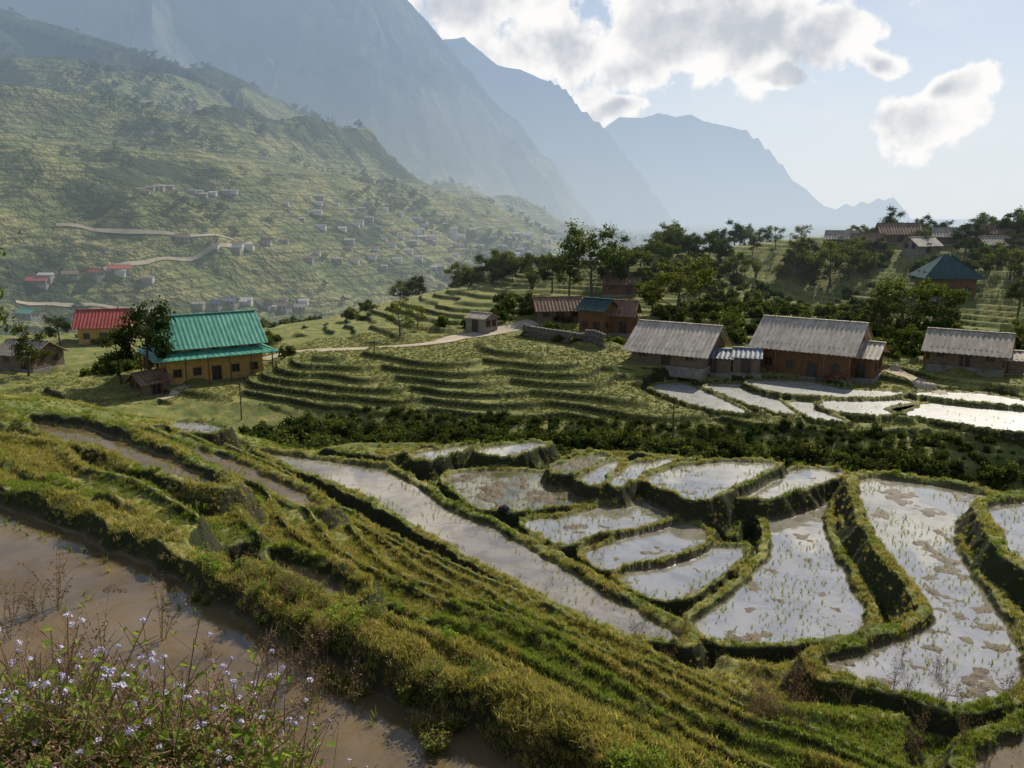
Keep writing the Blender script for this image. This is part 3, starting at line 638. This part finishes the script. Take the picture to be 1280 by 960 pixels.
# ------------------------------------------------------------------ houses
def house(name,u,v,yaw,L,W,h,rh,roof,wall,over=.9,posts=0,skirt=0,wins=3,hip=0,sink=1.5,rmin=60,base=None,amp=.05):
    p=pixel_ground(u,v,rmin)
    e=bpy.data.objects.new(name,None); col0.objects.link(e)
    ya=math.radians(yaw); c,s=math.cos(ya),math.sin(ya)
    e.location=(p[0]-s*W/2,p[1]+c*W/2,p[2]+.15); e.rotation_euler=(0,0,ya)
    A=Acc()
    hw,hl=W/2,L/2
    A.box((0,0,-sink/2),(L+.5,W+.5,sink),1)
    V=[(-hl,-hw,0),(hl,-hw,0),(hl,hw,0),(-hl,hw,0),(-hl,-hw,h),(hl,-hw,h),(hl,hw,h),(-hl,hw,h)]
    Fc=[(0,1,5,4),(2,3,7,6)]
    if hip: Fc+=[(1,2,6,5),(3,0,4,7)]; A.add(V,Fc,0)
    else:
        V+=[(-hl,0,h+rh-.12),(hl,0,h+rh-.12)]; Fc+=[(1,2,6,9,5),(3,0,4,8,7)]; A.add(V,Fc,0)
    mk('walls',A.V,A.F,(wall,base or M_conc),A.M,parent=e)
    Rf=Acc()
    def sheet(x0a,x1a,ya_,za,x0b,x1b,yb,zb,ax=0):
        n=max(8,int((x1a-x0a)/.16)); V=[];F=[]
        for i in range(n+1):
            t=i/n; o=amp*math.sin(i*math.pi/2*1.0)
            pa=(x0a+(x1a-x0a)*t,ya_,za+o); pb=(x0b+(x1b-x0b)*t,yb,zb+o)
            if ax: pa=(pa[1],pa[0],pa[2]); pb=(pb[1],pb[0],pb[2])
            V+=[pa,pb]
            if i: F.append((2*i-2,2*i-1,2*i+1,2*i))
        k=len(V); V2=[(a,b,c_-.09) for a,b,c_ in V]; F2=[(d+k,c_+k,b+k,a+k) for a,b,c_,d in F]
        Rf.add(V+V2,F+F2+[(1,0,k,k+1),(k-2,k-1,2*k-1,2*k-2)]+[(2*i-1,2*i-1+k,2*i+1+k,2*i+1) for i in range(1,n+1)],0)
    sl=rh/hw; el=over
    if hip:
        sheet(-.6,.6,0,h+rh,-hl-el,hl+el,-hw-el,h-el*sl); sheet(-.6,.6,0,h+rh,-hl-el,hl+el,hw+el,h-el*sl)
        sheet(-.3,.3,-.6,h+rh,-hw-el,hw+el,-hl-el,h-el*sl,1); sheet(-.3,.3,.6,h+rh,-hw-el,hw+el,hl+el,h-el*sl,1)
    else:
        for sg in(-1,1): sheet(-hl-el,hl+el,0,h+rh,-hl-el,hl+el,sg*(hw+el),h-el*sl)
        Rf.box((0,0,h+rh+.05),(L+2*el,.35,.12),0)
        for sg in(-1,1):
            for x in(-1,1):
                a=(x*(hl+el-.06),0,h+rh-.14); b=(x*(hl+el-.06),sg*(hw+el),h-el*sl-.14)
                Rf.tube([a,b],[.09,.09],4,1)
    if skirt:
        z0=h-el*sl-.35; d=skirt
        sheet(-hl-.2,hl+.2,-hw+.1,z0,-hl-d,hl+d,-hw-d,z0-d*.45); sheet(-hl-.2,hl+.2,hw-.1,z0,-hl-d,hl+d,hw+d,z0-d*.45)
        sheet(-hw-.2,hw+.2,-hl+.1,z0,-hw-d,hw+d,-hl-d,z0-d*.45,1); sheet(-hw-.2,hw+.2,hl-.1,z0,-hw-d,hw+d,hl+d,z0-d*.45,1)
    mk('roof',Rf.V,Rf.F,(roof,M_wood),Rf.M,parent=e)
    D=Acc(); Fm=Acc()
    def opening(x,y,z,w,hh,ax,sg):
        if ax==0:
            D.box((x,sg*(hw+.01),z),(w,.06,hh)); yy=sg*(hw+.05)
            for dx in(-1,0,1): Fm.box((x+dx*w/2,yy,z),(.08,.1,hh+.16))
            for dz in(-1,1): Fm.box((x,yy+sg*.012,z+dz*hh/2),(w+.2,.1,.08))
        else:
            D.box((sg*(hl+.01),y,z),(.06,w,hh)); xx=sg*(hl+.05)
            for dx in(-1,0,1): Fm.box((xx,y+dx*w/2,z),(.1,.08,hh+.16))
            for dz in(-1,1): Fm.box((xx+sg*.012,y,z+dz*hh/2),(.1,w+.2,.08))
    if wins:
        nx=wins
        for fl in range(1 if h<4.2 else 2):
            zc=fl*2.7
            for i in range(nx):
                xx=-hl+L*(i+.5)/nx
                if i==nx//2 and fl==0: opening(xx,0,1.05,1.3,2.1,0,-1)
                elif zc+2.2<h: opening(xx,0,zc+1.55,1.1,1.1,0,-1)
            for sg in(-1,1):
                if zc+2.2<h+.4: opening(0,-W*.22,zc+1.5,1.,1.1,1,sg); opening(0,W*.22,zc+1.5,1.,1.1,1,sg)
        mk('window_and_door_panes',D.V,D.F,(M_dark,),parent=e); mk('frames',Fm.V,Fm.F,(M_wood,),parent=e)
    if posts:
        Q=Acc(); d=(skirt or over)-.15
        for i in range(posts):
            xx=-hl-d*.5+(L+d)*(i/(posts-1))
            Q.tube([(xx,-hw-d,-.4),(xx,-hw-d,h-.8 if not skirt else h-el*sl-.35-d*.42)],[.11,.1],6)
        for yy in (-hw*.5,hw*.3,hw):
            Q.tube([(-hl-d,yy,-.4),(-hl-d,yy,h-.9 if not skirt else h-el*sl-.35-d*.42)],[.11,.1],6)
        mk('posts',Q.V,Q.F,(M_wood,),parent=e)
    return e
house('green_roof_barn_house',272,476,34,13.5,9.5,5.6,3.6,R_green,M_yel,over=.8,posts=6,skirt=2.0,wins=5,amp=.03)
house('timber_farmhouse',1000,472,-36,12,9.5,4.3,3.0,R_lgrey,M_wood,over=1.2,posts=5,wins=4)
house('timber_annex',1060,472,-36,6,6,3.2,1.4,R_lgrey,M_wood,over=.8,wins=2)
house('long_roof_farmhouse',832,458,-32,10.5,10,2.4,3.0,R_lgrey,M_wood2,over=1.1,wins=3)
house('tin_shed',890,468,-24,5,4,2.3,.8,R_blue,M_wood2,over=.4,wins=1)
house('tin_shed',932,468,-20,3.6,4,2.3,.9,R_blue,M_wood2,over=.3,wins=1)
house('grey_roof_farmhouse',1205,460,-34,8.5,7,2.4,2.0,R_grey,M_wood2,over=1.0,posts=5,wins=3)
house('tin_shed',1252,468,-20,5,4,2.0,.8,R_lgrey,M_wood2,over=.4,wins=1)
house('dark_pyramid_roof_house',1188,374,-10,8.5,8,4.6,3.4,R_dgreen,M_wood,over=1.1,hip=1,wins=3)
house('block_hut',594,416,-38,4.2,3.6,2.5,.7,R_grey,M_conc,over=.3,wins=1)
house('tiled_timber_house',700,404,8,8,5,2.6,1.8,R_brown,M_wood2,over=.7,wins=3)
house('teal_roof_house',738,418,-40,5,4.5,4.4,1.5,R_dgreen,M_wood,over=.6,wins=2)
house('brown_roof_house',768,418,-20,6,5,3.6,1.9,R_brown,M_wood,over=.7,wins=2)
house('brown_roof_house',775,370,-10,7,5,2.6,1.8,R_brown,M_wood,over=.7,wins=2)
house('tiled_house',1125,304,-12,8,6,2.4,2.0,R_brown,M_wood2,over=.8,wins=3)
for u,v,L,rm in [(1050,308,6,R_grey),(1085,312,6,R_brown),(1190,306,7,R_grey),(1225,303,6,R_brown),(1262,302,7,R_brown),(1250,318,6,R_grey),(1008,338,6,R_brown),(1160,318,6,R_lgrey)]:
    house('village_house',u,v,random.uniform(-35,25),L,4.5,2.0,1.5,rm,random.choice([M_wood2,M_wood,M_conc]),over=.7,wins=3)
house('red_roof_house',130,430,14,9,7,3.8,2.6,R_red,M_yel,over=.9,wins=3)
house('wooden_hut',196,494,55,4,3.2,2.0,1.1,R_brown,M_wood2,over=.5,wins=1)
house('wooden_hut',20,462,-20,8,6,2.6,1.8,R_grey,M_wood2,over=.6,wins=2)
for u,v,L,rm,wm in [(45,357,12,R_red,M_wood2),(150,342,11,R_red,M_conc),(115,346,9,R_red,M_conc),(88,349,8,R_brown,M_conc),(332,306,7,R_brown,M_white),(228,302,8,R_brown,M_conc),
    (285,382,9,R_blue,M_conc),(268,385,6,R_blue,M_conc),(350,388,10,R_brown,M_conc),(330,384,7,R_brown,M_conc),(375,389,7,R_grey,M_conc),(30,398,10,R_green,M_conc)]:
    house('valley_house',u,v,random.uniform(-30,30),L,min(7,L*.65),3.2,1.8,rm,wm,over=.8,wins=3,rmin=330,sink=4)
A=Acc(); far_cols=[M_white,M_conc,R_brown,R_blue,R_red,R_grey]
for cu,cv_,n,su,sv in [(340,382,8,60,7),(265,243,7,30,6),(195,236,5,20,5),(445,272,11,90,20),(520,292,16,90,18),(600,300,26,110,14),(640,318,16,90,14),(440,310,9,90,16),(380,262,5,60,16),(700,298,22,70,10),(120,350,5,70,7),(540,325,10,80,12),(300,310,4,50,10)]:
    for i in range(n):
        u=cu+random.gauss(0,su*.5); v=cv_+random.gauss(0,sv*.5)
        x,y,z=pixel_ground(u,v,330)
        if y>5000: continue
        L=random.uniform(4.,7.)*(1+y/3800); W=L*.6; h=L*.3; m=random.choice([0,0,1,1]); rf=random.choice([2,3,5,5,5,2,0])
        A.box((x,y,z+h/2-2),(L,W,h+4),m)
        A.add([(x-L*.56,y-W*.6,z+h),(x+L*.56,y-W*.6,z+h),(x+L*.56,y+W*.6,z+h),(x-L*.56,y+W*.6,z+h),(x-L*.56,y,z+h*1.6),(x+L*.56,y,z+h*1.6)],[(0,1,5,4),(3,4,5,2),(0,4,3),(1,2,5),(0,3,2,1)],rf)
mk('distant_village',A.V,A.F,far_cols,A.M)
a=np.array(pixel_ground(652,418,60)); b=np.array(pixel_ground(758,436,60)); A=Acc(); Lw=np.linalg.norm((b-a)[:2]); dr=(b-a)/Lw; n=int(Lw/.7)
for i in range(n):
    p=a+dr*(i+.5)*.7; zb=float(gz(p[0],p[1]))
    for k in range(6):
        s_=(.66+random.uniform(-.08,.08),.6+random.uniform(0,.25),.44)
        A.box((p[0]+(.35 if k%2 else 0),p[1]+k*.05,zb-.5+k*.45),s_)
mk('stone_retaining_wall',A.V,A.F,(M_stone,))
for u,v,h in [(302,525,5),(840,560,5),(1262,330,7),(985,330,7),(468,450,3)]:
    x,y,z=pixel_ground(u,v,45 if v>500 else 60); A=Acc(); A.tube([(0,0,-.5),(.05,.03,h*.5),(0.02,.1,h)],[.09,.08,.06],6); A.box((0,.1,h-.4),(1.2,.08,.08))
    o=mk('wooden_pole',A.V,A.F,(M_bark,)); o.location=(x,y,z)
def motorbike(u,v,yaw,body):
    x,y,z=pixel_ground(u,v,60); e=bpy.data.objects.new('motorbike',None); col0.objects.link(e); e.location=(x,y,z+.02); e.rotation_euler=(0,0,yaw)
    A=Acc()
    for cx in(-.62,.62):
        A.tube([(cx+.28*math.cos(t),0,.3+.28*math.sin(t)) for t in np.linspace(0,6.283,15)],[.05]*15,6)
    mk('wheels',A.V,A.F,(M_dark,),parent=e,smooth=True)
    A=Acc(); A.tube([(-.75,0,.72),(-.3,0,.62),(.1,0,.5),(.35,0,.62),(.45,0,.95)],[.06,.13,.14,.1,.05],8); A.tube([(.62,0,.3),(.45,0,.95)],[.035,.035],6)
    mk('body',A.V,A.F,(body,),parent=e,smooth=True)
    A=Acc(); A.tube([(-.75,0,.8),(-.3,0,.78),(.1,0,.72)],[.07,.12,.08],8); A.tube([(.42,-.33,1.02),(.46,0,.97),(.42,.33,1.02)],[.02,.02,.02],6)
    mk('seat_and_handlebar',A.V,A.F,(M_dark,),parent=e,smooth=True)
motorbike(1035,478,.4,R_red); motorbike(1022,478,.9,R_blue); motorbike(1046,477,.2,R_red)
def rock(name,loc,s,mat):
    bm=bmesh.new(); bmesh.ops.create_icosphere(bm,subdivisions=3,radius=1)
    for v in bm.verts:
        q=v.co; f=1+.35*float(fbm(np.array([q.x*1.3+q.z+loc[0]]),np.array([q.y*1.3-q.z]),3,5)[0]); v.co=Vector((q.x*s[0]*f,q.y*s[1]*f,q.z*s[2]*f))
    me=bpy.data.meshes.new(name); bm.to_mesh(me); bm.free(); me.materials.append(mat)
    o=bpy.data.objects.new(name,me); col0.objects.link(o); o.location=loc
M_blk=simple('wet_black_stone',(.012,.012,.012),(.04,.038,.035),6,.5)
x,y,z=pixel_ground(630,642); rock('boulder',(x,y,z+.1),(.2,.14,.15),M_blk); rock('boulder',(x+.16,y-.1,z+.04),(.09,.08,.08),M_stone)
# ------------------------------------------------------------------ foreground weeds
def weed(name,seed,ns,h,flowers,leafy,fp=.5):
    random.seed(seed); A=Acc()
    for i in range(ns):
        a=random.uniform(0,6.283); ln=random.uniform(.1,.45)*h; hh=h*random.uniform(.6,1.05)
        P_=[np.array([.03*math.cos(a),.03*math.sin(a),-.05])+np.array([math.cos(a)*ln*t*t,math.sin(a)*ln*t*t,hh*t]) for t in np.linspace(0,1,7)]
        A.tube(P_,[.0035,.0032,.003,.0027,.0023,.002,.0016],5,1)
        tips=[P_[-1]]
        for k in range(2,6):
            for j in range(2):
                b=random.uniform(0,6.283); l=random.uniform(.05,.13); e=P_[k]+np.array([math.cos(b)*l,math.sin(b)*l,l*random.uniform(.5,1.3)])
                A.tube([P_[k],e],[.0017,.001],4,1)
                if k>=4: tips.append(e)
                nl=leafy if k<4 else max(1,leafy//3)
                for q in range(nl):
                    c=random.uniform(0,6.283); s_=P_[k]+(e-P_[k])*random.uniform(0,.9); L_=random.uniform(.018,.042); w_=L_*.33
                    dx=np.array([math.cos(c),math.sin(c),random.uniform(-.3,.5)]); sd=np.array([-math.sin(c),math.cos(c),0]); up=np.array([0,0,.012])
                    V=[s_,s_+dx*L_*.35+sd*w_+up,s_+dx*L_*.75+sd*w_*.7+up*.6,s_+dx*L_,s_+dx*L_*.75-sd*w_*.7+up*.6,s_+dx*L_*.35-sd*w_+up,s_+dx*L_*.5]
                    A.add(V,[(0,6,2,1),(6,3,2),(0,5,4,6),(6,4,3)],0,random.random())
        if flowers:
            for e in tips:
                if random.random()<fp:
                    d=rng.normal(size=(26,3)); d/=np.linalg.norm(d,axis=1)[:,None]; d[:,2]=abs(d[:,2])
                    A.leaves(e+d*.009,.005,2,None,asp=.6)
        else:
            for e in tips:
                A.leaves(e+rng.normal(size=(10,3))*np.array([.006,.006,.03]),.005,2,None,asp=.5)
    return A.obj(name,(M_weed if leafy>1 else M_dry,M_dry,M_flower if flowers else M_pink),link=False)
W1=[weed('ageratum',i,7,.66,True,4,.18) for i in range(5)]
W2=[weed('dry_weed',30+i,7,.75,False,1) for i in range(3)]
W3=[weed('leafy_weed',50+i,12,.32,False,7) for i in range(3)]
n=380; x=rng.uniform(-4.2,-.6,n); y=rng.uniform(2.2,3.6,n); k=(x<-.9+.1*(3.5-y))&(y+.12*x<3.5); x,y=x[k],y[k]
scatter('flowering_weeds',np.c_[x,y,gz(x,y)-.02],rng.uniform(.5,1.2,len(x)),W1,.2)
x=rng.uniform(-4.4,-.5,480); y=rng.uniform(1.9,3.7,480); k=x<-.8; x,y=x[k],y[k]; scatter('leafy_weeds',np.c_[x,y,gz(x,y)-.02],rng.uniform(.6,1.4,len(x)),W3,.2)
pts=[];sc=[]
for u,v,n,s_,sz in [(5,780,8,.35,1.1),(60,850,6,.35,1.),(200,900,6,.4,1.),(380,890,6,.3,.8),(330,860,4,.3,.9),(965,900,12,.35,1.2),(985,880,8,.3,1.1),(850,822,8,.8,1.),(720,690,5,.5,.8),(790,800,8,.7,.8),(1180,900,8,.8,1.),(1240,880,6,.8,1.),(690,640,4,.5,.8),(1070,800,6,.5,.8),(340,760,4,.4,.6),(1130,930,8,.8,.9)]:
    p=pixel_ground(u,v,3.5)
    for i in range(n):
        xx,yy=p[0]+random.gauss(0,s_),p[1]+random.gauss(0,s_); pts.append((xx,yy,float(gz(xx,yy))-.03)); sc.append(sz*random.uniform(.6,1.1))
scatter('dry_seeding_weeds',pts,sc,W2,.12)
pts=[];sc=[]
for u,v,n,s_ in [(560,862,10,.25),(640,802,8,.3),(500,745,8,.3),(400,755,10,.35),(300,715,10,.3),(800,905,10,.4),(700,850,6,.3),(150,640,8,.4),(900,910,6,.3),(450,800,6,.3),(350,745,8,.25)]:
    p=pixel_ground(u,v,4)
    for i in range(n):
        xx,yy=p[0]+random.gauss(0,s_),p[1]+random.gauss(0,s_); pts.append((xx,yy,float(gz(xx,yy))-.02)); sc.append(random.uniform(.5,1.0))
scatter('broad_leaved_weeds',pts,sc,[weed('dock_weed',90+i,9,.26,False,8) for i in range(2)],.2)
# ------------------------------------------------------------------ sky, sun, camera
w=bpy.data.worlds.new('World'); bpy.context.scene.world=w; w.use_nodes=True; w.node_tree.nodes.clear(); n=NT(w.node_tree)
sky=n.n('ShaderNodeTexSky',sky_type='NISHITA'); sky.sun_disc=False; sky.sun_elevation=SUN_EL; sky.sun_rotation=SUN_AZ; sky.altitude=1400; sky.air_density=1.; sky.dust_density=1.2; sky.ozone_density=1.4
tc=n.n('ShaderNodeTexCoord').outputs['Generated']; sp=n.n('ShaderNodeSeparateXYZ'); n.put(sp.inputs[0],tc)
az=n.m('ARCTAN2',sp.outputs[0],sp.outputs[1]); el=n.m('ARCSINE',sp.outputs[2])
cb=n.n('ShaderNodeCombineXYZ'); n.put(cb.inputs[0],az); n.put(cb.inputs[1],el); AE=cb.outputs[0]
wn=n.n('ShaderNodeTexNoise'); wn.noise_dimensions='2D'; n.put(wn.inputs['Vector'],AE); wn.inputs['Scale'].default_value=9; wn.inputs['Detail'].default_value=3
wv=n.vm('MULTIPLY',n.vm('SUBTRACT',wn.outputs['Color'],(.5,.5,.5)),(.07,.05,0)); AW=n.vm('ADD',AE,wv)
def blobs(vec,lst):
    cur=None
    for u,v,a,b in lst:
        q=ray(u,v); A_=math.atan2(q[0],q[1]); E_=math.atan2(q[2],math.hypot(q[0],q[1]))
        dd=n.vm('MULTIPLY',n.vm('SUBTRACT',vec,(A_,E_,0)),(FL/a,FL/b,0))
        val=n.m('SUBTRACT',1.,n.vm('LENGTH',dd)); cur=val if cur is None else n.m('MAXIMUM',cur,val)
    return cur
BL=[(600,-10,140,62),(690,60,110,68),(790,92,92,46),(860,45,130,76),(940,30,140,80),(1025,42,84,60),(985,98,46,20),(765,140,42,18),(880,-40,170,70),(1110,70,44,20),(1150,145,66,44),(1192,112,42,24),(1120,-160,150,50),(400,-160,240,60)]
b0=blobs(AW,BL)
nz=n.noise(AE,17,7,.58,dim='2D'); nz1=n.noise(n.vm('ADD',AE,(.012,.018,0)),14,4,.55,dim='2D')
den=n.m('ADD',b0,n.m('MULTIPLY',n.m('SUBTRACT',nz,.5),1.7))
mask=n.rng(den,.06,.34)
core=n.m('ADD',b0,n.m('MULTIPLY',n.m('SUBTRACT',nz1,.5),1.5))
thick=n.rng(core,.25,.85)
soft=n.rng(nz,.35,.68)
cc=n.mix(thick,(1.0,.99,.97),(.56,.60,.66)); cc=n.mix(n.m('MULTIPLY',soft,.4),cc,(.97,.96,.95))
SS_=.09
hz=n.rng(el,-.02,.40,.95,.12)
skyc=n.mix(1.,sky.outputs[0],(SS_,SS_,SS_),'MULTIPLY')
skyc=n.mix(hz,skyc,(.74,.79,.84))
wisp=n.m('MULTIPLY',n.rng(n.noise(n.vm('MULTIPLY',AE,(1,3,1)),5,5,.6,dim='2D'),.48,.75),.3)
skyc=n.mix(wisp,skyc,(.82,.85,.88))
fin=n.mix(mask,skyc,cc)
bg=n.n('ShaderNodeBackground'); n.put(bg.inputs[0],fin); bg.inputs[1].default_value=1.0
ow=n.n('ShaderNodeOutputWorld'); n.put(ow.inputs[0],bg.outputs[0])
w.cycles.sampling_method='MANUAL'; w.cycles.sample_map_resolution=256
sd=Vector((math.sin(SUN_AZ)*math.cos(SUN_EL),math.cos(SUN_AZ)*math.cos(SUN_EL),math.sin(SUN_EL)))
sl=bpy.data.lights.new('sun','SUN'); sl.energy=5.0; sl.angle=math.radians(.5); sl.color=(1,.92,.78)
so=bpy.data.objects.new('sun',sl); col0.objects.link(so); so.rotation_euler=sd.to_track_quat('Z','Y').to_euler(); so.location=(0,0,50)
cam=bpy.data.cameras.new('camera'); cam.sensor_width=36; cam.lens=FL/1280*36; cam.clip_end=30000; cam.clip_start=.05
co=bpy.data.objects.new('camera',cam); col0.objects.link(co); co.location=(0,0,0); co.rotation_euler=(math.radians(90)-PITCH,0,0)
bpy.context.scene.camera=co
vs=bpy.context.scene.view_settings; vs.view_transform='Standard'; vs.look='None'; vs.exposure=0
print('done',time.time()-T0)
